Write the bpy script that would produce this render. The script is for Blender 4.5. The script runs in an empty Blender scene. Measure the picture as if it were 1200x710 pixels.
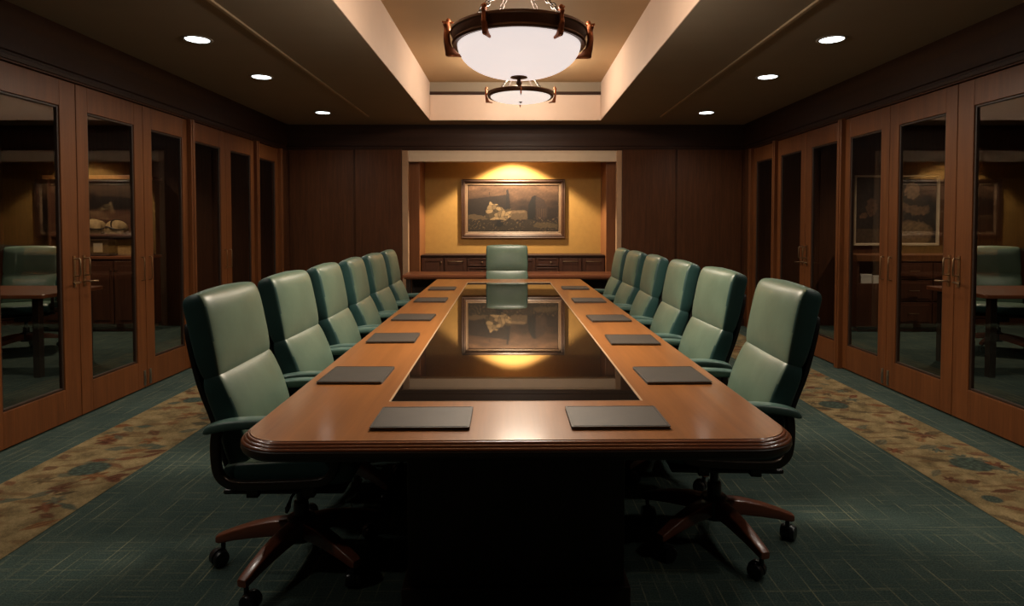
import bpy, bmesh, math, random
from mathutils import Vector, Matrix
import numpy as np

random.seed(7)
rng = np.random.default_rng(11)
S = bpy.context.scene
COL = S.collection
PI = math.pi

# ------------------------------------------------------------------ materials
def nmat(name):
    m = bpy.data.materials.new(name)
    m.use_nodes = True
    nt = m.node_tree
    b = nt.nodes['Principled BSDF']
    return m, nt, b

def N(nt, kind, **kw):
    n = nt.nodes.new(kind)
    for k, v in kw.items():
        setattr(n, k, v)
    return n

def L(nt, a, b):
    nt.links.new(a, b)

def coords(nt, scale=(1, 1, 1), rot=(0, 0, 0), out='Object'):
    t = N(nt, 'ShaderNodeTexCoord')
    mp = N(nt, 'ShaderNodeMapping')
    mp.inputs['Scale'].default_value = scale
    mp.inputs['Rotation'].default_value = rot
    L(nt, t.outputs[out], mp.inputs['Vector'])
    return mp.outputs['Vector']

def noise(nt, vec, scale, detail=3, rough=0.55, dist=0.0):
    n = N(nt, 'ShaderNodeTexNoise')
    n.inputs['Scale'].default_value = scale
    n.inputs['Detail'].default_value = detail
    n.inputs['Roughness'].default_value = rough
    n.inputs['Distortion'].default_value = dist
    L(nt, vec, n.inputs['Vector'])
    return n.outputs['Fac']

def ramp(nt, fac, stops):
    r = N(nt, 'ShaderNodeValToRGB')
    e = r.color_ramp.elements
    while len(e) < len(stops):
        e.new(0.5)
    for i, (p, c) in enumerate(stops):
        e[i].position = p
        e[i].color = (c[0], c[1], c[2], 1) if not isinstance(c, (int, float)) else (c, c, c, 1)
    L(nt, fac, r.inputs['Fac'])
    return r.outputs['Color']

def mathn(nt, op, a, b=None):
    n = N(nt, 'ShaderNodeMath', operation=op)
    for i, v in enumerate((a, b)):
        if v is None:
            continue
        if isinstance(v, (int, float)):
            n.inputs[i].default_value = v
        else:
            L(nt, v, n.inputs[i])
    return n.outputs[0]

def mixc(nt, fac, a, b):
    n = N(nt, 'ShaderNodeMix', data_type='RGBA')
    for sock, v in ((n.inputs[0], fac), (n.inputs[6], a), (n.inputs[7], b)):
        if isinstance(v, (int, float)):
            sock.default_value = v
        elif isinstance(v, tuple):
            sock.default_value = (v[0], v[1], v[2], 1)
        else:
            L(nt, v, sock)
    return n.outputs[2]

def bump(nt, b, height, strength, dist=0.01):
    bp = N(nt, 'ShaderNodeBump')
    bp.inputs['Strength'].default_value = strength
    bp.inputs['Distance'].default_value = dist
    L(nt, height, bp.inputs['Height'])
    L(nt, bp.outputs['Normal'], b.inputs['Normal'])

def wood(name, dark, light, grain='z', scale=1.0, rough=0.4, coat=0.0, coat_rough=0.1, spec=0.5):
    m, nt, b = nmat(name)
    long_, cross = 1.1 * scale, 22.0 * scale
    sc = {'x': (long_, cross, cross), 'y': (cross, long_, cross), 'z': (cross, cross, long_)}[grain]
    v = coords(nt, sc)
    f1 = noise(nt, v, 1.0, 5, 0.6, 0.6)
    sc2 = tuple(s * 5 for s in sc)
    v2 = coords(nt, sc2)
    f2 = noise(nt, v2, 1.0, 2, 0.6)
    v3 = coords(nt, (1, 1, 1))
    f3 = noise(nt, v3, 1.3, 2)
    f = mathn(nt, 'ADD', mathn(nt, 'MULTIPLY', f1, 0.62), mathn(nt, 'MULTIPLY', f2, 0.28))
    f = mathn(nt, 'ADD', f, mathn(nt, 'MULTIPLY', f3, 0.2))
    c = ramp(nt, f, [(0.36, dark), (0.74, light)])
    L(nt, c, b.inputs['Base Color'])
    b.inputs['Roughness'].default_value = rough
    b.inputs['Specular IOR Level'].default_value = spec
    b.inputs['Coat Weight'].default_value = coat
    b.inputs['Coat Roughness'].default_value = coat_rough
    bump(nt, b, f2, 0.05, 0.004)
    return m

def leather(name, col, rough=0.42, var=0.12):
    m, nt, b = nmat(name)
    v = coords(nt)
    f = noise(nt, v, 6.0, 3)
    c = ramp(nt, f, [(0.3, tuple(x * (1 - var) for x in col)), (0.7, tuple(min(1, x * (1 + var)) for x in col))])
    L(nt, c, b.inputs['Base Color'])
    b.inputs['Roughness'].default_value = rough
    vo = N(nt, 'ShaderNodeTexVoronoi')
    vo.inputs['Scale'].default_value = 260
    L(nt, v, vo.inputs['Vector'])
    big = noise(nt, v, 9.0, 2)
    h = mathn(nt, 'ADD', mathn(nt, 'MULTIPLY', vo.outputs['Distance'], 0.12), mathn(nt, 'MULTIPLY', big, 1.0))
    bump(nt, b, h, 0.16, 0.008)
    return m

def plain(name, col, rough=0.5, metal=0.0, var=0.08, nscale=8.0, spec=0.5):
    m, nt, b = nmat(name)
    v = coords(nt)
    f = noise(nt, v, nscale, 3)
    c = ramp(nt, f, [(0.3, tuple(x * (1 - var) for x in col)), (0.7, tuple(min(1, x * (1 + var)) for x in col))])
    L(nt, c, b.inputs['Base Color'])
    b.inputs['Roughness'].default_value = rough
    b.inputs['Metallic'].default_value = metal
    b.inputs['Specular IOR Level'].default_value = spec
    return m

def emit(name, col, strength):
    m, nt, b = nmat(name)
    b.inputs['Base Color'].default_value = (0.8, 0.8, 0.8, 1)
    b.inputs['Emission Color'].default_value = (*col, 1)
    b.inputs['Emission Strength'].default_value = strength
    b.inputs['Roughness'].default_value = 0.4
    return m

M = {}
M['door_wood'] = wood('door_wood', (0.100, 0.032, 0.0095), (0.195, 0.066, 0.019), 'z', 1.0, 0.45, 0.12, 0.3, 0.3)
M['panel_wood'] = wood('panel_wood', (0.042, 0.015, 0.006), (0.095, 0.034, 0.0125), 'z', 1.6, 0.5, 0, .1, .25)
M['crown_wood'] = wood('crown_wood', (0.020, 0.008, 0.004), (0.038, 0.015, 0.0075), 'x', 1.0, 0.5, 0, .1, .3)
M['pilaster_wood'] = wood('pilaster_wood', (0.125, 0.044, 0.0135), (0.21, 0.077, 0.025), 'z', 1.0, 0.45)
M['table_wood'] = wood('table_wood', (0.198, 0.072, 0.0165), (0.345, 0.132, 0.033), 'y', 0.45, 0.36, 0.28, 0.13, 0.35)
M['edge_wood'] = wood('edge_wood', (0.16, 0.045, 0.014), (0.25, 0.075, 0.025), 'x', 0.6, 0.3, 0.6, 0.12)
M['dark_wood'] = wood('dark_wood', (0.020, 0.010, 0.006), (0.040, 0.019, 0.010), 'z', 1.0, 0.45)
M['console_wood'] = wood('console_wood', (0.19, 0.060, 0.024), (0.30, 0.10, 0.042), 'x', 0.6, 0.35, 0.3, 0.2)
M['credenza_wood'] = wood('credenza_wood', (0.060, 0.021, 0.011), (0.115, 0.042, 0.020), 'z', 1.0, 0.42)
M['leg_wood'] = wood('leg_wood', (0.15, 0.043, 0.020), (0.24, 0.07, 0.032), 'x', 1.0, 0.3, 0.4, 0.15)
M['bevel_glint'] = plain('pale_bevel_glint', (0.50, 0.34, 0.21), 0.3)  # pale tone painting in the highlight of the inner table bevel
M['beam_tan'] = plain('tan_trim', (0.36, 0.22, 0.125), 0.55)
M['header_pale'] = plain('pale_header', (0.62, 0.50, 0.37), 0.6, var=0.04)
M['paint_brown'] = plain('ceiling_paint', (0.27, 0.225, 0.165), 0.75, var=0.03, nscale=3, spec=0.25)
M['paint_ochre'] = plain('ochre_paint', (0.40, 0.265, 0.14), 0.75, var=0.03, nscale=3, spec=0.25)
M['paint_peach'] = plain('peach_paint', (0.70, 0.54, 0.43), 0.6, var=0.03, nscale=3)
M['batten'] = plain('batten_paint', (0.36, 0.27, 0.17), 0.6)
M['yellow'] = plain('yellow_wallcloth', (0.34, 0.185, 0.042), 0.75, var=0.06, nscale=14)
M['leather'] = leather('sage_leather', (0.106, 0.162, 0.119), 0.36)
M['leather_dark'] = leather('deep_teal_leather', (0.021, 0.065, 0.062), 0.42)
M['arm_leather'] = leather('arm_leather', (0.085, 0.155, 0.138), 0.34)
M['shell'] = plain('chair_shell', (0.012, 0.010, 0.009), 0.4)
M['frame_dark'] = plain('bronze_frame', (0.032, 0.022, 0.016), 0.32, 0.35)
M['black_plastic'] = plain('black_plastic', (0.010, 0.011, 0.013), 0.28)
M['steel'] = plain('brushed_steel', (0.45, 0.42, 0.38), 0.28, 1.0)
M['brass'] = plain('aged_brass', (0.36, 0.26, 0.16), 0.34, 1.0)
M['iron'] = plain('dark_iron', (0.085, 0.040, 0.022), 0.42, 0.5)
M['chain'] = plain('chain_iron', (0.022, 0.014, 0.010), 0.55, 0.2)
M['copper'] = plain('copper_brown', (0.26, 0.085, 0.035), 0.36, 0.65)
M['pad'] = leather('pad_leather', (0.036, 0.029, 0.022), 0.55, 0.1)
M['pad_edge'] = plain('pad_pages', (0.30, 0.25, 0.19), 0.7)
M['picture_liner'] = plain('picture_liner', (0.165, 0.10, 0.055), 0.5)
M['picture_frame'] = wood('picture_frame_wood', (0.022, 0.009, 0.004), (0.055, 0.021, 0.009), 'x', 1.0, 0.4)
M['ivory'] = plain('ivory_frame', (0.45, 0.36, 0.25), 0.5)
M['cloth'] = plain('tan_cloth', (0.27, 0.17, 0.07), 0.8, var=0.2, nscale=18)
M['white'] = plain('white_card', (0.85, 0.80, 0.72), 0.6)
M['bowl'] = emit('bowl_glass', (1.0, 0.875, 0.83), 0.80)
M['bowl_flat'] = emit('bowl_glass_far', (1.0, 0.86, 0.76), 0.85)
M['lens'] = emit('downlight_lens', (0.90, 1.0, 1.0), 7.0)
M['ring_white'] = plain('downlight_trim', (0.35, 0.33, 0.30), 0.5)

def glass_pane(name, tint, ior):
    m = bpy.data.materials.new(name)
    m.use_nodes = True
    nt = m.node_tree
    nt.nodes.clear()
    o = N(nt, 'ShaderNodeOutputMaterial')
    tr = N(nt, 'ShaderNodeBsdfTransparent')
    tr.inputs[0].default_value = (*tint, 1)
    gl = N(nt, 'ShaderNodeBsdfGlossy')
    gl.inputs['Roughness'].default_value = 0.015
    gl.inputs['Color'].default_value = (0.9, 0.9, 0.9, 1)
    fr = N(nt, 'ShaderNodeFresnel')
    fr.inputs['IOR'].default_value = ior
    mx = N(nt, 'ShaderNodeMixShader')
    ge = N(nt, 'ShaderNodeNewGeometry')
    L(nt, mathn(nt, 'MULTIPLY', fr.outputs[0], mathn(nt, 'SUBTRACT', 1.0, ge.outputs['Backfacing'])), mx.inputs[0])
    L(nt, tr.outputs[0], mx.inputs[1])
    L(nt, gl.outputs[0], mx.inputs[2])
    L(nt, mx.outputs[0], o.inputs[0])
    return m
M['door_glass'] = glass_pane('door_glass', (0.88, 0.87, 0.84), 1.52)

m, nt, b = nmat('table_glass')
b.inputs['Base Color'].default_value = (0.012, 0.009, 0.007, 1)
b.inputs['Roughness'].default_value = 0.02
b.inputs['IOR'].default_value = 3.2
v = coords(nt)
M['table_glass'] = m

def vcol(name, rough=0.8, grain=0.0, spec=0.3):
    m, nt, b = nmat(name)
    a = N(nt, 'ShaderNodeAttribute', attribute_name='Col')
    c = a.outputs['Color']
    if grain:
        v = coords(nt)
        f = noise(nt, v, 190, 2)
        g = ramp(nt, f, [(0.25, 1 - grain), (0.75, 1 + grain)])
        mm = N(nt, 'ShaderNodeMix', data_type='RGBA', blend_type='MULTIPLY')
        mm.inputs[0].default_value = 1
        L(nt, c, mm.inputs[6]); L(nt, g, mm.inputs[7])
        c = mm.outputs[2]
    L(nt, c, b.inputs['Base Color'])
    b.inputs['Roughness'].default_value = rough
    b.inputs['Specular IOR Level'].default_value = spec
    return m
M['painting'] = vcol('oil_painting', 0.65)
M['border'] = vcol('patterned_carpet_border', 0.95, 0.28, 0.05)

def carpet():
    m, nt, b = nmat('teal_hatched_carpet')
    base = noise(nt, coords(nt, (1, 1, 1)), 4.0, 4)
    fine = noise(nt, coords(nt, (1, 1, 1)), 160, 2)
    c = ramp(nt, base, [(0.3, (0.040, 0.064, 0.058)), (0.7, (0.060, 0.087, 0.075))])
    ln = ramp(nt, noise(nt, coords(nt, (70, 1.0, 1)), 1.0, 2, 0.5), [(0.56, 0.0), (0.66, 1.0)])
    brk = ramp(nt, noise(nt, coords(nt, (30, 2.6, 1)), 1.0, 4, 0.7), [(0.46, 0.0), (0.62, 1.0)])
    ln2 = ramp(nt, noise(nt, coords(nt, (1.2, 80, 1)), 1.0, 2, 0.5), [(0.54, 0.0), (0.66, 1.0)])
    brk2 = ramp(nt, noise(nt, coords(nt, (4, 30, 1)), 1.0, 4, 0.7), [(0.46, 0.0), (0.64, 1.0)])
    # thin woven lines on a loose grid
    def lines(axis, period):
        t = N(nt, 'ShaderNodeTexCoord')
        sp = N(nt, 'ShaderNodeSeparateXYZ')
        L(nt, t.outputs['Object'], sp.inputs[0])
        x = sp.outputs[axis]
        wob = noise(nt, coords(nt, (1, 1, 1)), 1.7, 1)
        x = mathn(nt, 'ADD', x, mathn(nt, 'MULTIPLY', wob, 0.035))
        fr = mathn(nt, 'FRACT', mathn(nt, 'DIVIDE', x, period))
        return mathn(nt, 'LESS_THAN', mathn(nt, 'ABSOLUTE', mathn(nt, 'SUBTRACT', fr, 0.5)), 0.045)
    g1 = mathn(nt, 'MULTIPLY', lines(0, 0.058), brk)
    g2 = mathn(nt, 'MULTIPLY', lines(1, 0.07), brk2)
    s1 = mathn(nt, 'MULTIPLY', mathn(nt, 'MULTIPLY', ln, brk), 0.40)
    s2 = mathn(nt, 'MULTIPLY', mathn(nt, 'MULTIPLY', ln2, brk2), 0.42)
    f = mathn(nt, 'MAXIMUM', mathn(nt, 'MULTIPLY', g1, 0.9), mathn(nt, 'MULTIPLY', g2, 0.5))
    f = mathn(nt, 'MAXIMUM', f, mathn(nt, 'MAXIMUM', s1, s2))
    c = mixc(nt, f, c, (0.20, 0.20, 0.125))
    g = ramp(nt, fine, [(0.25, 0.62), (0.75, 1.38)])
    mm = N(nt, 'ShaderNodeMix', data_type='RGBA', blend_type='MULTIPLY')
    mm.inputs[0].default_value = 1
    L(nt, c, mm.inputs[6]); L(nt, g, mm.inputs[7])
    L(nt, mm.outputs[2], b.inputs['Base Color'])
    b.inputs['Roughness'].default_value = 0.95
    b.inputs['Specular IOR Level'].default_value = 0.05
    bump(nt, b, fine, 0.4, 0.004)
    return m
M['carpet'] = carpet()

# ------------------------------------------------------------------ mesh builder
class MB:
    def __init__(self):
        self.v = []; self.f = []; self.m = []
    def add(self, verts, faces, mi=0):
        o = len(self.v)
        self.v += [tuple(p) for p in verts]
        self.f += [tuple(i + o for i in f) for f in faces]
        self.m += [mi] * len(faces)
    def box(self, x0, x1, y0, y1, z0, z1, mi=0):
        x0, x1 = min(x0, x1), max(x0, x1); y0, y1 = min(y0, y1), max(y0, y1); z0, z1 = min(z0, z1), max(z0, z1)
        v = [(x0, y0, z0), (x1, y0, z0), (x1, y1, z0), (x0, y1, z0), (x0, y0, z1), (x1, y0, z1), (x1, y1, z1), (x0, y1, z1)]
        f = [(0, 3, 2, 1), (4, 5, 6, 7), (0, 1, 5, 4), (1, 2, 6, 5), (2, 3, 7, 6), (3, 0, 4, 7)]
        self.add(v, f, mi)
    def grid(self, rows, closed=True, cap=True, mi=0, mfun=None):
        """rows: list of rings (lists of points)"""
        n = len(rows[0]); vs = [p for r in rows for p in r]; fs = []
        for i in range(len(rows) - 1):
            for j in range(n if closed else n - 1):
                k = (j + 1) % n
                fs.append((i * n + j, i * n + k, (i + 1) * n + k, (i + 1) * n + j))
        if cap and closed:
            fs.append(tuple(range(n))[::-1])
            fs.append(tuple((len(rows) - 1) * n + j for j in range(n)))
        self.add(vs, fs, mi)
    def lathe(self, prof, c=(0, 0, 0), seg=32, axis='z', mi=0):
        rows = []
        for r, h in prof:
            ring = []
            for k in range(seg):
                a = 2 * PI * k / seg
                p = (r * math.cos(a), r * math.sin(a), h)
                if axis == 'y': p = (p[0], p[2], p[1])
                if axis == 'x': p = (p[2], p[0], p[1])
                ring.append((p[0] + c[0], p[1] + c[1], p[2] + c[2]))
            rows.append(ring)
        self.grid(rows, True, True, mi)
    def sweep(self, path, sec, up=(0, 1, 0), closed=False, mi=0, scale=None):
        """sec: 2D points (a along side, b along normal); up gives the side vector"""
        P = [Vector(p) for p in path]; n = len(P); side = Vector(up).normalized(); rows = []
        for i in range(n):
            a = P[(i - 1) % n] if (closed or i > 0) else P[i]
            c = P[(i + 1) % n] if (closed or i < n - 1) else P[i]
            t = (c - a).normalized()
            s = (side - t * side.dot(t))
            if s.length < 1e-5: s = t.orthogonal()
            s.normalize(); nn = t.cross(s)
            k = scale(i / (n - 1)) if scale else 1
            rows.append([tuple(P[i] + s * (q[0] * k) + nn * (q[1] * k)) for q in sec])
        if closed: rows.append(rows[0])
        self.grid(rows, True, not closed, mi)
    def build(self, name, mats, parent=None, smooth=None, bevel=0, seg=2, sub=0):
        me = bpy.data.meshes.new(name)
        me.from_pydata(self.v, [], self.f)
        if not isinstance(mats, (list, tuple)): mats = [mats]
        for mm in mats: me.materials.append(mm)
        if len(mats) > 1: me.polygons.foreach_set('material_index', self.m)
        bm = bmesh.new(); bm.from_mesh(me)
        bmesh.ops.recalc_face_normals(bm, faces=bm.faces)
        bm.to_mesh(me); bm.free()
        if smooth is not None:
            me.polygons.foreach_set('use_smooth', [True] * len(me.polygons))
            me.set_sharp_from_angle(angle=math.radians(smooth))
        o = bpy.data.objects.new(name, me); COL.objects.link(o)
        if bevel:
            bv = o.modifiers.new('edge', 'BEVEL'); bv.width = bevel; bv.segments = seg
            bv.limit_method = 'ANGLE'; bv.angle_limit = math.radians(40); bv.harden_normals = False
        if sub:
            sd = o.modifiers.new('sub', 'SUBSURF'); sd.levels = sub; sd.render_levels = sub
        if parent: o.parent = parent
        return o

def circ(r, n=10):
    return [(r * math.cos(2 * PI * k / n), r * math.sin(2 * PI * k / n)) for k in range(n)]
def rrect(a, b_, r, n=4):
    pts = []
    for cx, cy, s in ((a - r, b_ - r, 0), (-a + r, b_ - r, 1), (-a + r, -b_ + r, 2), (a - r, -b_ + r, 3)):
        for k in range(n + 1):
            t = (s + k / n) * PI / 2
            pts.append((cx + r * math.cos(t), cy + r * math.sin(t)))
    return pts

def tag(o, label, cat, group=None):
    o['label'] = label; o['category'] = cat
    if group: o['group'] = group
    return o
def empty(name, loc=(0, 0, 0), rz=0):
    o = bpy.data.objects.new(name, None); COL.objects.link(o)
    o.location = loc; o.rotation_euler = (0, 0, rz); o.empty_display_size = 0.1
    return o
def struct(o):
    o['kind'] = 'structure'; return o
def copy_tree(o, parent=None):
    c = o.copy(); COL.objects.link(c)
    if parent: c.parent = parent
    for ch in list(o.children): copy_tree(ch, c)
    return c
def children_offset(o): pass

def spline(pts, n):
    """Catmull-Rom through pts"""
    P = [np.array(p, float) for p in pts]
    P = [2 * P[0] - P[1]] + P + [2 * P[-1] - P[-2]]
    out = []
    m_ = len(P) - 3
    for i in range(n):
        t = i / (n - 1) * m_; k = min(int(t), m_ - 1); u = t - k
        a, b_, c, d = P[k:k + 4]
        out.append(tuple(0.5 * ((2 * b_) + (-a + c) * u + (2 * a - 5 * b_ + 4 * c - d) * u * u + (-a + 3 * b_ - 3 * c + d) * u ** 3)))
    return out

def sp(x, e):
    return math.copysign(abs(x) ** e, x)

# ------------------------------------------------------------------ room constants
XL, XR = -3.07, 3.10
YB = 8.29
YF = -2.2
H = 2.70
CX0, CX1, CY0, CY1, CH = -1.08, 1.10, 0.7, 7.89, 3.18
OX0, OX1, OZ = -1.43, 1.37, 2.36   # niche opening
RX0, RX1 = -6.9, 6.9

# floor ------------------------------------------------------------
mb = MB(); mb.box(RX0, RX1, YF, 9.0, -0.06, 0.0)
floor = struct(mb.build('floor', M['carpet']))

def border_color(u, vv, seed):
    pass
def make_border(x0, x1, seed, label):
    r = np.random.default_rng(seed)
    y0, y1 = 0.6, 8.2
    st = 0.0085
    nx = int((x1 - x0) / st) + 1; ny = int((y1 - y0) / st) + 1
    X, Y = np.meshgrid(np.linspace(x0, x1, nx), np.linspace(y0, y1, ny))
    base = np.array([0.205, 0.152, 0.076])
    C = np.ones((ny, nx, 3)) * base
    # soft woven mottling
    def fbm(sx, sy, n=18):
        f = np.zeros_like(X)
        for _ in range(n):
            a = r.uniform(0, 2 * PI); k = r.uniform(0.4, 1.6)
            f += np.sin((X * math.cos(a) * sx + Y * math.sin(a) * sy) * k * 2 * PI + r.uniform(0, 6.28))
        return f / math.sqrt(n)
    mott = fbm(7, 5)
    C *= (1 + 0.20 * mott + 0.10 * fbm(30, 22))[..., None]
    streak = fbm(3, 16)
    k = np.clip((streak - 0.6) * 1.2, 0, 0.6)[..., None]
    C = C * (1 - k) + np.array([0.12, 0.066, 0.030]) * k
    pal = [(0.115, 0.042, 0.022), (0.15, 0.062, 0.026), (0.085, 0.034, 0.020), (0.052, 0.072, 0.058), (0.080, 0.086, 0.060), (0.065, 0.048, 0.028)]
    warp = 0.012 * fbm(16, 16)
    def blob(cx, cy, a, b_, ang, col, kind, al):
        sl = slice(max(0, int((cy - 0.3 - y0) / st)), min(ny, int((cy + 0.3 - y0) / st)))
        x = X[sl] - cx; y = Y[sl] - cy; w = warp[sl]
        xr = x * math.cos(ang) + y * math.sin(ang); yr = -x * math.sin(ang) + y * math.cos(ang)
        rr = np.sqrt((xr / a) ** 2 + (yr / b_) ** 2) + w * 6
        th = np.arctan2(yr / b_, xr / a)
        if kind == 'leaf':
            d = np.maximum(np.abs(xr / a), 0) ** 1.3 + np.abs(yr / b_) / np.maximum(0.05, 1) + w * 7
        elif kind == 'medal':
            d = np.sqrt((xr / a) ** 2 + (yr / b_) ** 2) + w * 1.5
        elif kind == 'flower':
            d = rr / (0.72 + 0.28 * np.cos(th * 6))
        else:
            d = rr
        mk = np.clip((1.0 - d) * 7, 0, 1) * al
        if kind == 'medal':
            ringp = 0.5 + 0.5 * np.cos(rr * 15)
            ring2 = 0.5 + 0.5 * np.cos(th * 9 + rr * 6)
            cc = np.array(col)[None, None] * (0.70 + 0.75 * (ringp * ring2) - .25 * (np.abs(d - .88) < .08))[..., None]
        else:
            vein = 1 + 0.35 * np.cos(yr / b_ * 9)
            cc = np.array(col)[None, None] * vein[..., None]
        C[sl] = C[sl] * (1 - mk[..., None]) + cc * mk[..., None]
    y = y0 + 0.1
    i = 0
    while y < y1:
        for _ in range(3):
            kind = r.choice(['leaf', 'leaf', 'flower', 'leaf'])
            col = pal[r.integers(0, len(pal))]
            a = r.uniform(0.05, 0.10); b_ = r.uniform(0.022, 0.042)
            if kind == 'flower': b_ = a * 0.8; a *= .8
            blob(r.uniform(x0 + .03, x1 - .03), y + r.uniform(-.04, .04), a, b_, r.uniform(-0.9, 0.9), col, kind, r.uniform(0.55, 0.95))
        y += 0.085
    for cy in MED[seed]:
        blob(cy[0], cy[1], cy[2], cy[2] * 0.92, 0.2, (0.048, 0.070, 0.058), 'medal', 0.95)
    # worn irregular weave line at the edges
    e = np.minimum(X - x0, x1 - X)
    ed = np.clip(1 - e / 0.02, 0, 1)[..., None] * 0.25
    C = C * (1 - ed) + np.array([0.16, 0.13, 0.07]) * ed
    mb = MB()
    vs = np.stack([X, Y, np.full_like(X, 0.003)], -1).reshape(-1, 3)
    me = bpy.data.meshes.new('carpet_border')
    idx = np.arange(ny * nx).reshape(ny, nx)
    q = np.stack([idx[:-1, :-1], idx[:-1, 1:], idx[1:, 1:], idx[1:, :-1]], -1).reshape(-1, 4)
    me.from_pydata(vs.tolist(), [], q.tolist())
    ca = me.color_attributes.new('Col', 'FLOAT_COLOR', 'POINT')
    ca.data.foreach_set('color', np.concatenate([np.clip(C, 0, 1), np.ones((ny, nx, 1))], -1).reshape(-1).astype(np.float32))
    me.materials.append(M['border'])
    o = bpy.data.objects.new('carpet_border', me); COL.objects.link(o); o.parent = floor
    o['label'] = label
    return o
MED = {3: [(-2.38, 3.40, 0.11), (-2.50, 4.75, 0.085), (-2.35, 6.1, 0.10), (-2.3, 2.2, 0.1), (-2.42, 7.3, 0.1)],
       5: [(2.60, 3.46, 0.115), (2.42, 4.62, 0.115), (2.62, 5.9, 0.1), (2.38, 3.02, 0.05), (2.5, 2.1, 0.1), (2.5, 7.2, .1)]}
make_border(-2.71, -2.10, 3, 'tan carpet band with rust leaves and grey-green medallions')
make_border(2.24, 2.82, 5, 'tan carpet band with rust leaves and grey-green medallions')

# ceiling ----------------------------------------------------------
mb = MB()
mb.box(RX0, CX0, YF, 9.0, H, H + 0.06); mb.box(CX1, RX1, YF, 9.0, H, H + 0.06)
mb.box(CX0, CX1, YF, CY0, H, H + 0.06); mb.box(CX0, CX1, CY1, 9.0, H, H + 0.06)
ceiling = struct(mb.build('ceiling', M['paint_brown']))
mb = MB(); mb.box(CX0 - .1, CX1 + .1, CY0 - .1, CY1 + .1, CH, CH + 0.06)
mb.build('recess_panel', M['paint_ochre'], ceiling)
# coffer faces (trim)
tn = [0]
def trim(mb, mat, **kw):
    tn[0] += 1
    return struct(mb.build('trim_%d' % tn[0], mat, **kw))
mb = MB(); mb.box(CX0 - .05, CX0, CY0 - .05, CY1 + .05, H + 0.0602, CH); mb.box(CX0 - .004, CX0 + .004, CY0, CY1, H - .001, H + .07); trim(mb, M['paint_peach'])
mb = MB(); mb.box(CX1, CX1 + .05, CY0 - .05, CY1 + .05, H + 0.0602, CH); mb.box(CX1 - .004, CX1 + .004, CY0, CY1, H - .001, H + .07); trim(mb, M['paint_peach'])
mb = MB(); mb.box(CX0 + .004, CX1 - .004, CY1 - .004, CY1 + .02, H - .001, 3.02); trim(mb, M['paint_peach'])
mb = MB(); mb.box(CX0 + .004, CX1 - .004, CY0 - .02, CY0 + .004, H - .001, CH); trim(mb, M['paint_peach'])
mb = MB(); mb.box(CX0 + .001, CX1 - .001, CY1 - .035, CY1 + .02, 3.02, 3.035); mb.box(CX0 + .001, CX1 - .001, CY1 - .022, CY1 + .02, 3.035, 3.06); trim(mb, M['crown_wood'], bevel=.004)
mb = MB(); mb.box(CX0, CX1, CY1 - .008, CY1 + .02, 3.06, CH); trim(mb, M['paint_brown'])
for x in (-1.80, 1.80):
    mb = MB(); mb.box(x - .014, x + .014, -1.5, 7.6, H - .014, H + .001); trim(mb, M['batten'], bevel=.004)

# crown / frieze mouldings ------------------------------------------
def crown(p0, p1, inward, mat):
    """moulding from p0 to p1 along a wall, profile points (out, z)"""
    prof = [(0, 2.372), (.012, 2.372), (.014, 2.385), (.014, 2.40), (.006, 2.404), (.006, 2.418), (.018, 2.425), (.018, 2.50), (.022, 2.512), (.022, 2.575), (.026, 2.59),
            (.038, 2.635), (.046, 2.66), (.046, 2.70), (0, 2.70)]
    rows = []
    for p in (p0, p1):
        rows.append([(p[0] + inward[0] * o, p[1] + inward[1] * o, z) for o, z in prof])
    mb = MB(); mb.grid(rows, True, True)
    return trim(mb, mat, smooth=30)
crown((XL, YF), (XL, YB), (1, 0), M['crown_wood'])
crown((XR, YF), (XR, YB), (-1, 0), M['crown_wood'])
crown((XL, YB), (XR, YB), (0, -1), M['crown_wood'])

# side walls ----------------------------------------------------------
LEAVES = [(1.97, 2.76), (2.76, 3.55), (3.55, 4.34), (4.34, 5.12), (5.12, 5.84), (5.84, 6.58), (6.58, 7.32), (7.32, 8.06)]
ZT = 2.36
def side_wall(name, x, s):
    mb = MB()
    t = 0.12
    mb.box(x, x + s * t, YF, YB + .1, ZT, H)          # header
    mb.box(x, x + s * t, YF, LEAVES[0][0], 0, ZT)     # solid near part
    mb.box(x, x + s * t, 8.06, YB + .1, 0, ZT)
    o = struct(mb.build(name, M['panel_wood']))
    return o
side_wall('wall_left', XL, -1)
side_wall('wall_right', XR, 1)

dn = [0]
def leaf(x, s, y0, y1, st0, st1):
    """s = outward sign. front face at x, leaf body goes outward"""
    dn[0] += 1
    g = 0.0035
    y0 += g; y1 -= g
    zb, zt = 0.012, ZT - 0.006
    f0, f1 = x + s * 0.012, x + s * 0.057
    mb = MB()
    gy0, gy1, gz0, gz1 = y0 + st0, y1 - st1, 0.235, 2.175
    mb.box(f0, f1, y0, gy0, zb, zt); mb.box(f0, f1, gy1, y1, zb, zt)
    mb.box(f0, f1, gy0, gy1, zb, gz0); mb.box(f0, f1, gy0, gy1, gz1, zt)
    o = struct(mb.build('door_%d' % dn[0], M['door_wood'], bevel=.0035))
    # glazing bead
    bd = MB(); w = .016
    a, c = x + s * 0.020, x + s * 0.046
    bd.box(a, c, gy0, gy0 + w, gz0, gz1); bd.box(a, c, gy1 - w, gy1, gz0, gz1)
    bd.box(a, c, gy0 + w, gy1 - w, gz0, gz0 + w); bd.box(a, c, gy0 + w, gy1 - w, gz1 - w, gz1)
    bd.build('glazing_bead', M['dark_wood'], o, bevel=.004)
    gp = MB(); gx = x + s * 0.034
    gp.box(gx - .003, gx + .003, gy0 + .004, gy1 - .004, gz0 + .004, gz1 - .004)
    gp.build('door_glass', M['door_glass'], o)
    return o, y0, y1, f0
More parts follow.
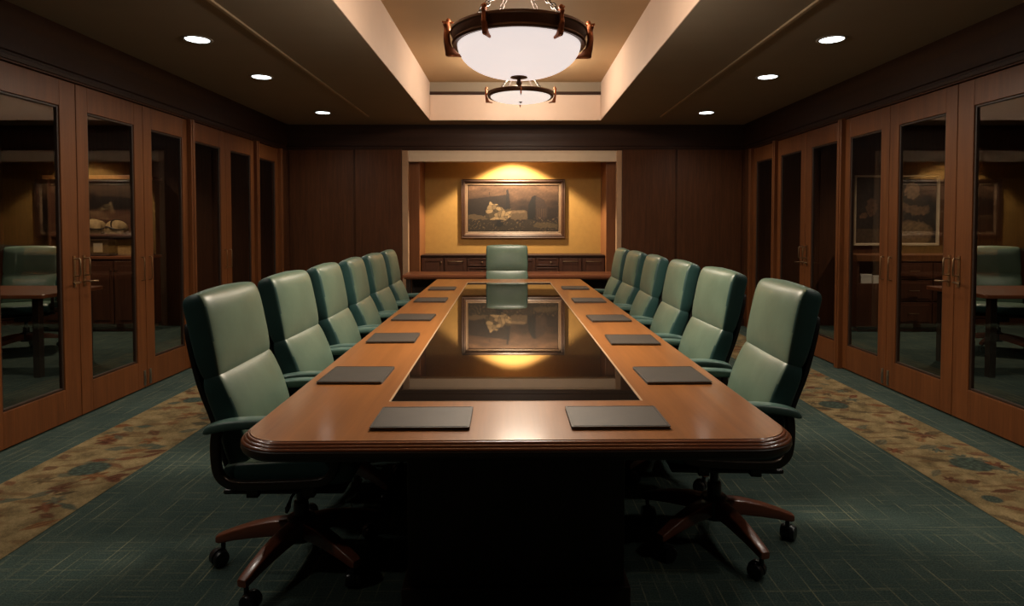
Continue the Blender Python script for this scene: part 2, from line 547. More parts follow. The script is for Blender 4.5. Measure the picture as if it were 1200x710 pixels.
def handle(o, x, s, y, kind, toward):
    """kind lever / pull ; toward = +1/-1 direction of lever along y"""
    mb = MB()
    xi = x - s * 0.0
    if kind == 'lever':
        mb.box(xi, xi - s * .006, y - .011, y + .011, .93, 1.15)
        # vertical pull
        mb.sweep([(xi - s * .004, y, 1.13), (xi - s * .04, y, 1.13), (xi - s * .045, y, 1.12), (xi - s * .045, y, 1.02), (xi - s * .04, y, 1.01), (xi - s * .004, y, 1.01)], circ(.0055, 8), (0, 1, 0))
        mb.sweep([(xi - s * .004, y, .965), (xi - s * .045, y, .965), (xi - s * .05, y + toward * .01, .965), (xi - s * .05, y + toward * .075, .962)], circ(.0065, 8), (0, 0, 1))
        mb.lathe([(.0001, 0), (.016, 0), (.016, .008), (.0001, .008)], (xi - .004, y, .965), 16, 'x')
    else:
        mb.sweep([(xi + s * .003, y, 1.10), (xi - s * .022, y, 1.10), (xi - s * .026, y, 1.09), (xi - s * .026, y, .92), (xi - s * .022, y, .91), (xi + s * .003, y, .91)], circ(.005, 8), (0, 1, 0))
    mb.build('door_handle', M['brass'], o, smooth=40)
def bolt(o, x, s, y):
    mb = MB(); mb.box(x + s * .002, x - s * .007, y - .013, y + .013, .03, .155); mb.box(x - s * .007, x - s * .012, y - .006, y + .006, .05, .12)
    mb.build('flush_bolt', M['steel'], o, bevel=.003)

for x, s in ((XL, -1), (XR, 1)):
    ds = []
    for k, (a, c) in enumerate(LEAVES):
        st0, st1 = .115, .115
        if k == 2: st1 = .15
        ds.append(leaf(x, s, a, c, st0, st1))
    for k in (2, 0):
        o, a, c, fx = ds[k]; handle(o, fx, s, c - .045, 'lever', -1)
        o, a, c, fx = ds[k + 1]; handle(o, fx, s, a + .045, 'lever', 1)
    o, a, c, fx = ds[3]; handle(o, fx, s, c - .05, 'pull', 0); bolt(o, fx, s, c - .035)
    o, a, c, fx = ds[4]; handle(o, fx, s, a + .05, 'pull', 0); bolt(o, fx, s, a + .035)
    if s == -1:
        o, a, c, fx = ds[5]; handle(o, fx, s, c - .05, 'pull', 0)
        o, a, c, fx = ds[6]; handle(o, fx, s, a + .05, 'pull', 0)
    else:
        o, a, c, fx = ds[5]; handle(o, fx, s, c - .045, 'lever', -1)
        o, a, c, fx = ds[6]; handle(o, fx, s, a + .045, 'lever', 1); bolt(ds[5][0], fx, s, c - .03)

    for yp in (5.84, 7.32, 8.06):
        mb = MB(); mb.box(x - s * .030, x + s * .060, yp - .036, yp + .036, .001, ZT); mb.box(x - s * .038, x + s * .02, yp - .012, yp + .012, .001, ZT)
        trim(mb, M['door_wood'], bevel=.004)

# back wall ---------------------------------------------------------
mb = MB()
t = .1
mb.box(XL - .12, OX0 - .08, YB, YB + t, 0, H)
mb.box(OX1 + .07, XR + .12, YB, YB + t, 0, H)
mb.box(OX0 - .08, OX1 + .07, YB, YB + t, OZ, H)
# raised inner panels and edge stiles
for a, c in ((-2.14, OX0 - .085), (OX1 + .075, 2.16)):
    mb.box(a, c, YB - .026, YB, 0.10, 2.372)
for a, c in ((-3.03, -2.17), (2.19, 3.06)):
    mb.box(a, c, YB - .010, YB, 0.10, 2.372)
struct(mb.build('wall_back', M['panel_wood'], bevel=.005))
mb = MB(); mb.box(XL, OX0 - .085, YB - .034, YB, 0.001, .10); struct(mb.build('baseboard_back', M['crown_wood'], bevel=.004))
mb = MB(); mb.box(OX1 + .075, XR, YB - .034, YB, 0.001, .10); struct(mb.build('baseboard_back_right', M['crown_wood'], bevel=.004))
# niche
NB = 8.92
mb = MB(); mb.box(OX0 - .1, OX1 + .1, NB, NB + .05, 0, 2.66)
struct(mb.build('wall_niche', M['yellow']))
mb = MB()
mb.box(OX0 - .08, OX0, YB - .030, YB + .05, 0.001, OZ)     # pale edge strips
trim(mb, M['beam_tan'], bevel=.006)
mb = MB(); mb.box(OX1, OX1 + .07, YB - .030, YB + .05, 0.001, OZ); trim(mb, M['beam_tan'], bevel=.006)
mb = MB(); mb.box(OX0, OX1, YB + .0, YB + .10, 2.215, OZ); mb.box(OX0, OX1, YB - .012, YB + .05, OZ - .018, OZ); trim(mb, M['header_pale'], bevel=.003)
mb = MB(); mb.box(OX0 - .05, OX1 + .05, YB + .05, NB, 2.63, 2.66); trim(mb, M['beam_tan'])
for a, c in ((OX0 - .07, -1.295), (1.25, OX1 + .06)):
    mb = MB(); mb.box(a, c, 8.395, NB, 0.001, 2.63); trim(mb, M['pilaster_wood'], bevel=.005)
# walls of the rooms beyond the glass and behind the camera
mb = MB(); mb.box(RX0, XL - .12, 8.30, 8.40, 0, H); struct(mb.build('wall_end_left', M['panel_wood']))
mb = MB(); mb.box(XR + .12, RX1, 8.30, 8.40, 0, H); struct(mb.build('wall_end_right', M['panel_wood']))
mb = MB(); mb.box(RX0 - .1, RX0, YF, 8.4, 0, H); struct(mb.build('wall_outer_left', M['panel_wood']))
mb = MB(); mb.box(RX1, RX1 + .1, YF, 8.4, 0, H); struct(mb.build('wall_outer_right', M['panel_wood']))
mb = MB(); mb.box(RX0, RX1, YF - .1, YF, 0, H); struct(mb.build('wall_front', M['panel_wood']))

# ------------------------------------------------------------------ chair
def loft(path, hw, ht, n=7.0, nv=26, nt=44, bulge=0.0, endp=3.2, y0=0.0, mfun=None, top_round=0.0, taper=None):
    """cushion: path of (x,z) centres; width along y; thickness along the path normal"""
    P = spline([(p[0], 0, p[1]) for p in path], 60)
    rows = []; norm = []
    for i in range(nv):
        q = -1 + 2 * i / (nv - 1)
        q = math.sin(q * PI / 2)
        tt = (q + 1) / 2
        k = tt * 59; a = min(int(k), 58); u = k - a
        c = np.array(P[a]) * (1 - u) + np.array(P[a + 1]) * u
        d = np.array(P[min(a + 2, 59)]) - np.array(P[max(a - 1, 0)]); d /= np.linalg.norm(d)
        nrm = np.array([d[2], 0, -d[0]])       # points forward (+x) when path goes up
        e = max(1 - abs(q) ** endp, 0.0) ** (1 / endp)
        e = max(e, 0.02)
        w = hw * (taper(tt) if taper else 1)
        w *= 1 - 0.06 * abs(q) ** 8
        ring = []
        for j in range(nt):
            th = 2 * PI * j / nt
            cw = sp(math.cos(th), 2 / n); ctk = sp(math.sin(th), 2 / n)
            off = ht * e * ctk
            if ctk > 0: off += bulge * (1 - cw * cw) * (1 - q * q)
            zc = top_round * (1 - cw * cw) * max(0, q) ** 6
            p = c + nrm * off + d * zc
            ring.append((p[0], y0 + w * cw, p[2]))
        rows.append(ring)
    mb = MB(); mb.grid(rows, True, True)
    return mb
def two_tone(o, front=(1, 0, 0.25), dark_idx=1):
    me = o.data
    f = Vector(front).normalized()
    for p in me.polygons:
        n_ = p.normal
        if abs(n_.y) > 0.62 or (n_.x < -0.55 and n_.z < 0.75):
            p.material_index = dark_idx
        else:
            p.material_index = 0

def make_chair():
    root = empty('executive_chair')
    # back shell
    face = [(-.085, .48), (-.112, .58), (-.142, .69), (-.186, .81), (-.215, .93), (-.236, 1.03), (-.250, 1.085), (-.266, 1.13)]
    th = .098
    def shift(pts, d):
        out = []
        for i, p in enumerate(pts):
            a = pts[max(i - 1, 0)]; c = pts[min(i + 1, len(pts) - 1)]
            t = np.array([c[0] - a[0], c[1] - a[1]]); t /= np.linalg.norm(t)
            out.append((p[0] - t[1] * d, p[1] + t[0] * d))
        return out
    sh = loft([q for q in shift(face, th + .004) if q[1] < 1.05], .238, .014, 6, 20, 36, endp=5)
    sh.build('back_shell', M['shell'], root, smooth=40)
    def seg(a, c):
        ctr = spline([(p[0], 0, p[1]) for p in shift(face, th / 2)], 80)
        return [(p[0], p[2]) for p in ctr if a <= p[2] <= c]
    up = loft(seg(.79, 1.118), .250, .051, 7, 34, 48, bulge=.016, endp=4.0, top_round=.012, taper=lambda t: 1.0 - .02 * t)
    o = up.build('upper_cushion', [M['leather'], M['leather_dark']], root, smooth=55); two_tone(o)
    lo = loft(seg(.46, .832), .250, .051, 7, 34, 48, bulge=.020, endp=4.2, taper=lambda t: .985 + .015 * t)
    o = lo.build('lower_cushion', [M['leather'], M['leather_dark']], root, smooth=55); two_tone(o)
    # seat
    st = [(-.20, .470), (-.05, .465), (.10, .472), (.22, .474), (.275, .458)]
    se = loft([(p[0], p[1]) for p in st], .262, .060, 7, 28, 44, endp=3.0)
    # loft normal points down for a path going +x: bulge irrelevant here
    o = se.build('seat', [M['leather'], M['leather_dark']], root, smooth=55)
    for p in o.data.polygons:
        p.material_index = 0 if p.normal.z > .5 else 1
    mb = MB()
    mb.box(-.20, .24, -.250, .250, .388, .408)
    mb.build('seat_pan', M['shell'], root, bevel=.009)
    # arms
    for s in (-1, 1):
        y = s * .282
        fr = MB()
        pth = [(-.198, y, .640), (-.206, y, .60), (-.206, y, .54), (-.198, y, .485), (-.172, y, .452), (-.13, y, .440), (0, y, .440), (.14, y, .446), (.190, y, .46), (.215, y, .50), (.215, y, .56), (.195, y, .645)]
        pth = spline(pth, 40)
        fr.sweep(pth, rrect(.014, .016, .006, 3), (0, 1, 0))
        fr.box(-.10, -.06, s * .235, y, .392, .404); fr.box(-.10, -.06, s * .272, y, .392, .44); fr.box(.10, .14, s * .235, y, .392, .404); fr.box(.10, .14, s * .272, y, .392, .445)
        a = fr.build('armrest', M['frame_dark'], root, smooth=45)
        pd = loft([(-.238, .634), (-.205, .649), (-.12, .662), (0, .664), (.12, .658), (.235, .645)], .031, .019, 3.4, 22, 24, endp=3.0, y0=y)
        pd.build('arm_pad', M['arm_leather'], a, smooth=60)['label'] = 'green padded arm top'
    # mechanism, column, hub
    mb = MB(); mb.box(-.11, .12, -.075, .075, .328, .388)
    mb.sweep([(.02, -.07, .345), (.02, -.17, .342), (.03, -.225, .338)], circ(.006, 8), (0, 0, 1))
    mb.sweep([(.03, -.215, .338), (.035, -.26, .336)], rrect(.013, .006, .004, 2), (0, 0, 1))
    mb.build('tilt_mechanism', M['black_plastic'], root, bevel=.010)
    mb = MB(); mb.lathe([(.018, .20), (.018, .34)], seg=20); mb.lathe([(.030, .17), (.030, .245), (.027, .255), (.019, .258)], seg=24)
    mb.build('gas_column', M['black_plastic'], root, smooth=40)
    mb = MB(); mb.lathe([(.050, .10), (.058, .108), (.060, .175), (.052, .195), (.034, .200)], seg=30)
    mb.build('hub', M['black_plastic'], root, smooth=35)
    for k in range(5):
        a = PI + k * 2 * PI / 5
        ca, sa = math.cos(a), math.sin(a)
        rows = []
        for r_, w, zt, zb in ((.045, .030, .186, .118), (.12, .028, .180, .118), (.20, .026, .163, .110), (.27, .0235, .142, .100), (.325, .021, .122, .088), (.338, .018, .116, .090)):
            sec = rrect(w, (zt - zb) / 2, .007, 3)
            rows.append([(r_ * ca - q[0] * sa, r_ * sa + q[0] * ca, (zt + zb) / 2 + q[1]) for q in sec])
        mb = MB(); mb.grid(rows)
        lg = mb.build('leg', M['leg_wood'], root, smooth=40)
        cx, cy = .315 * ca, .315 * sa
        ta = a + 0.9 + k * 0.7
        cs = MB()
        cs.lathe([(.009, .055), (.009, .092)], (cx, cy, 0), 12)
        ox, oy = .018 * math.cos(ta), .018 * math.sin(ta)
        wx, wy = cx + ox, cy + oy
        ax = Vector((-math.sin(ta), math.cos(ta), 0)); fw = Vector((math.cos(ta), math.sin(ta), 0))
        for sgn in (-1, 1):
            c0 = Vector((wx, wy, .031)) + ax * (sgn * .0165)
            rows = []
            for rr, h in ((.004, -.012), (.027, -.012), (.031, -.008), (.031, .007), (.028, .012), (.004, .013)):
                rows.append([tuple(c0 + ax * (h * sgn) + fw * (rr * math.cos(2 * PI * j / 22)) + Vector((0, 0, rr * math.sin(2 * PI * j / 22)))) for j in range(22)])
            cs.grid(rows)
        # hood
        rows = []
        for h in (-.006, .006):
            c0 = Vector((wx, wy, .031)) + ax * h
            rows.append([tuple(c0 + fw * (.034 * math.cos(2 * PI * j / 22)) + Vector((0, 0, .001 + max(-.01, .034 * math.sin(2 * PI * j / 22))))) for j in range(22)])
        cs.grid(rows)
        cs.build('caster', M['black_plastic'], lg, smooth=40)
    return root

# table frame of reference (slightly turned)
TH = math.radians(0.85); TP = Vector((0.012, 1.725, 0))
def T(x, y, z=0):
    return TP + Matrix.Rotation(TH, 3, 'Z') @ Vector((x, y, z))
TL = 5.275    # table length

chair0 = make_chair()
ordn = ['first', 'second', 'third', 'fourth', 'fifth', 'sixth']
G = 'green leather chairs around the conference table'
left_y = [2.48, 3.16, 3.84, 4.52, 5.20, 5.88]
right_y = [2.64, 3.40, 4.15, 4.90, 5.60, 6.27]
jit = [0, -1.5, 1.0, 2.0, -1.0, 1.2]
first = True
def place(loc, rz, label, group):
    global first
    if first:
        o = chair0; first = False
    else:
        o = copy_tree(chair0)
    o.location = loc; o.rotation_euler = (0, 0, rz)
    tag(o, label, 'chair', group)
    return o
HUB = .885
for i, y in enumerate(left_y):
    p = T(-HUB + .02, y - 1.74)
    place((p.x, p.y, 0), TH + math.radians(jit[i]), ('%s green leather executive chair from the near end, along the left side of table' % ordn[i]), G)
for i, y in enumerate(right_y):
    p = T(HUB - .015, y - 1.74)
    place((p.x, p.y, 0), PI + TH + math.radians(-jit[i] - (3 if i == 0 else 0)), ('%s green leather executive chair from the near end, along the right side of table' % ordn[i]), G)
p = T(-.02, TL + .02)
place((p.x, p.y, 0), -PI / 2 + TH, 'green leather executive chair at the head of table, facing the camera below the painting', G)
place((-5.32, 6.66, 0), -PI / 2 + .45, 'green leather chair in the dim room behind the left glass doors', None)
place((5.26, 6.66, 0), -PI / 2 - .45, 'green leather chair in the dim room behind the right glass doors', None)

# ------------------------------------------------------------------ conference table
table = empty('conference_table', TP, TH)
tag(table, 'long polished wooden conference table with reeded edge and dark glass inset', 'table')
HWT = .838; IN = .445; EB = .415    # half width, inner half width, end border
R0 = .155
def rr_loop(off, z, n=10):
    x0, x1, y0, y1 = -HWT - off, HWT + off, -off, TL + off
    r = R0 + off; pts = []; f = max(.03 + off, .004) if off > -.05 else .004
    for cx, cy, s, r in ((x1 - f, y1 - f, 0, f), (x0 + f, y1 - f, 1, f), (x0 + r, y0 + r, 2, r), (x1 - r, y0 + r, 3, r)):
        for k in range(n + 1):
            t = (s + k / n) * PI / 2
            pts.append((cx + r * math.cos(t), cy + r * math.sin(t), z))
    return pts
ix0, ix1, iy0, iy1 = -IN, IN, EB, TL - EB
def inner_loop(off, z, n=10):
    # same vertex count as rr_loop, spread on the four corners/edges by angle of matching points
    out = []
    corners = [(ix1 + off, iy1 + off), (ix0 - off, iy1 + off), (ix0 - off, iy0 - off), (ix1 + off, iy0 - off)]
    for c in corners:
        out += [(c[0], c[1], z)] * (n + 1)
    return out
mb = MB()
# top ring as four mitred boards + corner fans
ed = -.027
outer = rr_loop(ed, .750)
nO = len(outer); q = nO // 4
ic = [(ix1, iy1, .750), (ix0, iy1, .750), (ix0, iy0, .750), (ix1, iy0, .750)]
vs = outer + ic
fs = []
for c in range(4):
    for k in range(q - 1):
        fs.append((c * q + k, c * q + k + 1, nO + c))
    a = c * q + q - 1; b2 = (c * q + q) % nO
    fs.append((a, b2, nO + (c + 1) % 4, nO + c))
mb.add(vs, fs)
# inner bevel down to the glass
il = [[(x + dx * sx, y + dx * sy, z) for (x, y, _), (sx, sy) in zip(ic, ((-1, -1), (1, -1), (1, 1), (-1, 1)))] for dx, z in ((0, .750), (.005, .7455), (.005, .725))]
mb.grid(il, True, False)
mb.build('tabletop', M['table_wood'], table)
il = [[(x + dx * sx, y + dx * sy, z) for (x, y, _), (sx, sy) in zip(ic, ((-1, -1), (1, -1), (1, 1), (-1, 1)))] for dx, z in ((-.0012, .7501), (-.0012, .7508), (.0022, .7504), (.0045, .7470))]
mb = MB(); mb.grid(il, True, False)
mb.build('bevel_glint_strip', M['bevel_glint'], table)  # light-coloured strip stands for the bright glint on the inner bevel
def reed(o0, z0, o1, z1, n=6, b_=.0022):
    pts = []
    for k in range(n + 1):
        t = k / n
        o = o0 + (o1 - o0) * t; z = z0 + (z1 - z0) * t
        nx, nz = (z0 - z1), (o1 - o0); l_ = math.hypot(nx, nz)
        h = b_ * math.sin(PI * t)
        pts.append((o + nx / l_ * h, z + nz / l_ * h))
    return pts
prof = [(ed, .750), (-.0255, .7485), (-.025, .7478)]
prof += reed(-.0245, .7475, -.0165, .7425, b_=.0014)
prof += [(-.0165, .7412)]
prof += reed(-.016, .7408, -.0085, .7355, b_=.0014)
prof += [(-.0085, .7342)]
prof += reed(-.008, .7338, -.001, .7285, b_=.0014)
prof += [(-.003, .7270)]
prof_dark = [(-.003, .7270), (.0005, .7235), (.001, .712), (-.003, .702), (-.012, .694), (-.026, .690), (-.10, .690)]
mb = MB(); mb.grid([rr_loop(o, z) for o, z in prof], True, False)
mb.build('edge_moulding', M['edge_wood'], table, smooth=35)
mb = MB(); mb.grid([rr_loop(o, z) for o, z in prof_dark], True, False)
# underside
lp = rr_loop(-.10, .690); mb.add(lp, [tuple(range(len(lp)))])
mb.build('under_edge', M['dark_wood'], table, smooth=35)
mb = MB(); mb.box(ix0 + .004, ix1 - .004, iy0 + .004, iy1 - .004, .730, .7465)
mb.build('glass_inset', M['table_glass'], table)
for (y0, y1) in ((.42, 1.95), (2.05, 3.25), (3.35, TL - .62)):
    mb = MB()
    mb.box(-.385, .385, y0, y1, .0, .690)
    mb.box(-.405, .405, y0 - .02, y1 + .02, .0, .09)
    mb.box(-.405, .405, y0 - .02, y1 + .02, .66, .690)
    for yy in (y0 - .008,):
        mb.box(-.33, .33, yy, y0, .15, .60)
    mb.build('pedestal', M['dark_wood'], table, bevel=.006)

# writing pads ------------------------------------------------------
def make_pad(w, d):
    o = empty('writing_pad')
    for z0, z1, nm in ((0, .003, 'back_cover'), (.0066, .0098, 'front_cover')):
        mb = MB(); mb.grid([[(a, b_, z) for a, b_ in rrect(w / 2, d / 2, .006, 3)] for z in (z0, z1)])
        c = mb.build(nm, M['pad'], o, bevel=.0012)
        if nm == 'front_cover':
            st = MB()
            ww, dd = w / 2 - .007, d / 2 - .007
            pts = [(ww, dd, .0099), (-ww, dd, .0099), (-ww, -dd, .0099), (ww, -dd, .0099)]
            for a, b_ in zip(pts, pts[1:] + pts[:1]):
                st.sweep([a, b_], [(-.0008, -.0003), (.0008, -.0003), (.0008, .0005), (-.0008, .0005)], (0, 0, 1))
            st.build('stitching', M['shell'], c)
    mb = MB(); mb.box(-w / 2 + .004, w / 2 - .004, -d / 2 + .004, d / 2 - .004, .003, .0066)
    mb.build('pages', M['pad_edge'], o)
    return o
GP = 'dark leather writing pads on the table'
pads_end = [(-.297, .30, 'left'), (.313, .30, 'right')]
src = None
for lx, ly, sd in pads_end:
    o = make_pad(.302, .212) if src is None else copy_tree(src)
    src = src or o
    p = T(lx, ly - .085 - .0, .7503); o.location = p; o.rotation_euler = (0, 0, TH)
    tag(o, 'dark leather writing pad on the near end of the table, %s of the two there' % sd, 'writing pad', GP)
src = None
for sd, sx, ys in (('left', -1, (2.52, 3.34, 4.08, 5.02, 5.92)), ('right', 1, (2.50, 3.27, 4.02, 4.98, 5.95))):
    for i, y in enumerate(ys):
        o = make_pad(.255, .262) if src is None else copy_tree(src)
        src = src or o
        p = T(sx * .640 - .003, y - 1.74, .7503); o.location = p; o.rotation_euler = (0, 0, TH + math.radians([1, -1.5, 2, 0, -1][i] * sx))
        tag(o, 'dark leather writing pad on the %s long border, %s from the near end' % (sd, ordn[i]), 'writing pad', GP)

# console table behind the head chair ---------------------------------
con = empty('console_table', (-.02, 7.80, 0))
tag(con, 'long narrow wooden console table between the head chair and the niche', 'table')
mb = MB(); mb.box(-1.36, 1.36, -.27, .27, .712, .752); mb.box(-1.34, 1.34, -.255, .255, .695, .712)
mb.build('tabletop', M['console_wood'], con, bevel=.006)
mb = MB(); mb.box(-1.28, 1.28, .16, .18, .12, .695); mb.build('back_panel', M['dark_wood'], con, bevel=.003)
for sx in (-1, 1):
    for sy in (-1, 1):
        mb = MB(); mb.box(sx * 1.29 - .03, sx * 1.29 + .03, sy * .21 - .03, sy * .21 + .03, 0, .695)
        mb.build('leg', M['dark_wood'], con, bevel=.005)

# credenza in the niche ----------------------------------------------
cx0, cx1 = -1.288, 1.244
cr = empty('credenza', ((cx0 + cx1) / 2, 8.68, 0))
tag(cr, 'dark wooden credenza with panelled doors and metal pulls in the niche below the painting', 'credenza')
hw = (cx1 - cx0) / 2
mb = MB(); mb.box(-hw, hw, -.20, .225, .06, .925); mb.box(-hw + .03, hw - .03, -.15, .225, 0, .06)
mb.build('body', M['credenza_wood'], cr, bevel=.004)
mb = MB(); mb.box(-hw, hw, -.235, .23, .925, .952); mb.build('worktop', M['crown_wood'], cr, bevel=.006)
def pull(x0, x1, y, z, par, knob=False):
    mb = MB()
    if knob:
        mb.lathe([(.0001, 0), (.006, 0), (.006, -.014), (.013, -.018), (.013, -.026), (.0001, -.028)], (x0, y, z), 14, 'y')
        mb.build('knob', M['brass'], par, smooth=40)
    else:
        mb.sweep([(x0, y, z), (x0, y - .026, z), (x0 + .008, y - .03, z), (x1 - .008, y - .03, z), (x1, y - .026, z), (x1, y, z)], circ(.0055, 8), (0, 0, 1))
        mb.build('handle', M['brass'], par, smooth=40)
def front(name, x0, x1, z0, z1):
    mb = MB(); y0 = -.20
    mb.box(x0, x1, y0 - .018, y0, z0, z1)
    w = .045 if (z1 - z0) > .25 else .022
    # raised frame around a sunk panel
    mb2 = [(x0, x0 + w, z0, z1), (x1 - w, x1, z0, z1), (x0 + w, x1 - w, z0, z0 + w), (x0 + w, x1 - w, z1 - w, z1)]
    for a, b_, c, d in mb2: mb.box(a, b_, y0 - .030, y0 - .018, c, d)
    return mb.build(name, M['credenza_wood'], cr, bevel=.004)
W = 2 * hw / 8
for k in range(8):
    x0 = -hw + k * W + .008; x1 = -hw + (k + 1) * W - .008
    if k in (2, 5):
        for z0, z1 in ((.10, .38), (.395, .64), (.655, .78), (.795, .905)):
            d = front('drawer', x0, x1, z0, z1); pull((x0 + x1) / 2 + .05, 0, -.23, (z0 + z1) / 2, d, True)
    else:
        d = front('door', x0, x1, .10, .905)
        if k in (1, 6, 7): pull(x0 + .05, x1 - .05, -.228, .862, d)
        elif k == 0: pull(x1 - .03, 0, -.23, .85, d, True)
        else: pull(x0 + .03, 0, -.23, .80, d, True)

# painting in the niche ----------------------------------------------
def picture_mesh(w, h, fn, nx, ny, y=0.0):
    U, V = np.meshgrid(np.linspace(0, 1, nx), np.linspace(0, 1, ny))
    C = fn(U, V)
    vs = np.stack([(U - .5) * w, np.full_like(U, y), (V - .5) * h], -1).reshape(-1, 3)
    idx = np.arange(ny * nx).reshape(ny, nx)
    qd = np.stack([idx[:-1, :-1], idx[:-1, 1:], idx[1:, 1:], idx[1:, :-1]], -1).reshape(-1, 4)
    me = bpy.data.meshes.new('canvas')
    me.from_pydata(vs.tolist(), [], qd.tolist())
    ca = me.color_attributes.new('Col', 'FLOAT_COLOR', 'POINT')
    ca.data.foreach_set('color', np.concatenate([np.clip(C, 0, 1), np.ones((ny, nx, 1))], -1).reshape(-1).astype(np.float32))
    me.materials.append(M['painting'])
    o = bpy.data.objects.new('canvas', me); COL.objects.link(o)
    return o
def nfield(U, V, sx, sy, seed, n=24):
    r = np.random.default_rng(seed); f = np.zeros_like(U)
    for _ in range(n):
        a = r.uniform(0, 2 * PI); k = r.uniform(.5, 1.7)
        f += np.sin(2 * PI * k * (U * sx * math.cos(a) + V * sy * math.sin(a)) + r.uniform(0, 6.28))
    return f / math.sqrt(n)
def poly_mask(U, V, pts, soft=.006):
    ins = np.zeros(U.shape, bool); j = len(pts) - 1
    for i in range(len(pts)):
        xi, yi = pts[i]; xj, yj = pts[j]
        c = ((yi > V) != (yj > V)) & (U < (xj - xi) * (V - yi) / (yj - yi + 1e-9) + xi)
        ins ^= c; j = i
    return ins.astype(float)
def wreck(U, V):
    def lay(C, m_, col): return C * (1 - m_[..., None]) + np.array(col) * m_[..., None]
    n1 = nfield(U, V, 4, 5, 1); n2 = nfield(U, V, 16, 12, 2); n3 = nfield(U, V, 40, 24, 3)
    w = .012 * n2
    t = np.clip((V - .45 + .04 * n1) / .55, 0, 1)[..., None]
    C = np.array([.022, .012, .008]) * (1 - t) + np.array([.15, .075, .038]) * t ** 1.4
    C *= (1 + .12 * n1 + .05 * n2)[..., None]
    # distant hull and pier, mast
    C = lay(C, .9 * poly_mask(U + w * .3, V + w * .3, [(.0, .30), (.0, .70), (.16, .74), (.40, .80), (.44, .78), (.44, .28)]), (.018, .011, .008))
    C = lay(C, .8 * poly_mask(U, V, [(.16, .78), (.23, .80), (.23, .86), (.24, .86), (.24, .80), (.17, .77)]), (.02, .012, .008))
    C = lay(C, .95 * poly_mask(U + w * .2, V, [(.415, .30), (.425, .90), (.44, .93), (.45, .90), (.475, .45), (.49, .30)]), (.012, .008, .007))
    # block on the right
    C = lay(C, poly_mask(U + w * .2, V, [(.66, .22), (.67, .60), (.71, .76), (.74, .79), (.76, .78), (.76, .20)]), (.010, .007, .006))
    C = lay(C, poly_mask(U + w * .2, V, [(.75, .25), (.75, .78), (.84, .70), (.88, .52), (.88, .30)]), (.040, .022, .015))
    for k in range(5):
        x = .77 + k * .022
        C = lay(C, .6 * poly_mask(U, V, [(x, .32), (x, .50), (x + .006, .50), (x + .006, .32)]), (.11, .06, .03))
    # ground and rubble
    C = lay(C, poly_mask(U, V + .05 * n1, [(-.1, -.2), (-.1, .33), (.2, .30), (.5, .24), (.8, .22), (1.1, .20), (1.1, -.2)]), (.030, .020, .012))
    g = np.clip((n3 + n2 * .8 - .7) * .8, 0, 1) * (V < .30 + .02 * n1) * np.clip(.6 + .6 * n1, 0, 1)
    C = lay(C, g, (.17, .105, .05))
    C = lay(C, .8 * poly_mask(U, V + w, [(.0, .27), (.0, .37), (.12, .36), (.25, .30), (.30, .27), (.12, .26)]), (.12, .075, .036))
    C = lay(C, .7 * poly_mask(U, V + w, [(.72, .12), (.76, .20), (.9, .19), (1.0, .14), (1.0, .08), (.8, .06)]), (.10, .065, .03))
    # overturned boiler
    C = lay(C, poly_mask(U + w * .3, V + w * .3, [(.47, .28), (.47, .46), (.62, .47), (.65, .44), (.66, .30), (.64, .26), (.52, .25)]), (.105, .066, .034))
    C = lay(C, poly_mask(U, V + w * .3, [(.48, .39), (.48, .45), (.62, .455), (.64, .42)]), (.17, .105, .055))
    # pale crumpled heap
    C = lay(C, poly_mask(U + w * .25, V + w * .25, [(.18, .30), (.20, .46), (.245, .66), (.27, .60), (.32, .60), (.36, .54), (.41, .48), (.475, .50), (.48, .34), (.42, .24), (.36, .26), (.24, .25)]), (.30, .195, .095))
    hm = poly_mask(U + w * .25, V + w * .25, [(.18, .30), (.20, .46), (.245, .66), (.27, .60), (.32, .60), (.36, .54), (.41, .48), (.475, .50), (.48, .34), (.42, .24), (.36, .26), (.24, .25)])
    r9 = np.random.default_rng(5); px_ = np.stack([r9.uniform(.17, .49, 34), r9.uniform(.22, .66, 34)], 1); tone = r9.choice([.25, .6, .8, 1.0, 1.1], 34)
    d_ = (U[..., None] - px_[:, 0]) ** 2 * 3 + (V[..., None] - px_[:, 1]) ** 2
    sd_ = np.sort(np.sqrt(d_), -1); tn_ = tone[np.argmin(d_, -1)] * np.clip((sd_[..., 1] - sd_[..., 0]) * 40 + .35, .35, 1)
    C = C * (1 - hm[..., None]) + (C * tn_[..., None]) * hm[..., None]
    C = lay(C, poly_mask(U + w, V + w, [(.30, .12), (.31, .25), (.37, .26), (.40, .15), (.36, .10)]), (.012, .009, .007))
    return .52 * C * (1 + .07 * n3 + .05 * n2)[..., None]
def framed(name, w, h, fw, lw, fn, loc, rz, label, mats, nx=200, ny=110, liner=True):
    root = empty(name, loc, rz)
    tag(root, label, 'painting')
    def ringmesh(nm, w, h, t, y0, y1, mat, par):
        # frame boards: profile rises outward
        mb = MB()
        prof = [(0, 0), (0, y1), (t * .25, y1 - .008), (t * .55, y1 - .002), (t * .8, y1 - .012), (t, y0)]
        # mitred sweep: outer offset from edge inward
        rows = []
        for o, y in prof:
            y *= .75
            a, b_ = w / 2 - o, h / 2 - o
            rows.append([(-a, -y, -b_), (a, -y, -b_), (a, -y, b_), (-a, -y, b_)])
        mb.grid(rows, True, False)
        return mb.build(nm, mat, par)
    ringmesh('frame', w, h, fw, .016, .050, mats[0], root)
    iw, ih = w - 2 * fw, h - 2 * fw
    if liner:
        ringmesh('liner', iw, ih, lw, .008, .020, mats[1], root)
        iw -= 2 * lw; ih -= 2 * lw
    c = picture_mesh(iw, ih, fn, nx, ny, -.008); c.parent = root
    mb = MB(); mb.box(-w / 2 + .01, w / 2 - .01, -.006, 0, -h / 2 + .01, h / 2 - .01); mb.build('backing', M['dark_wood'], root)
    return root
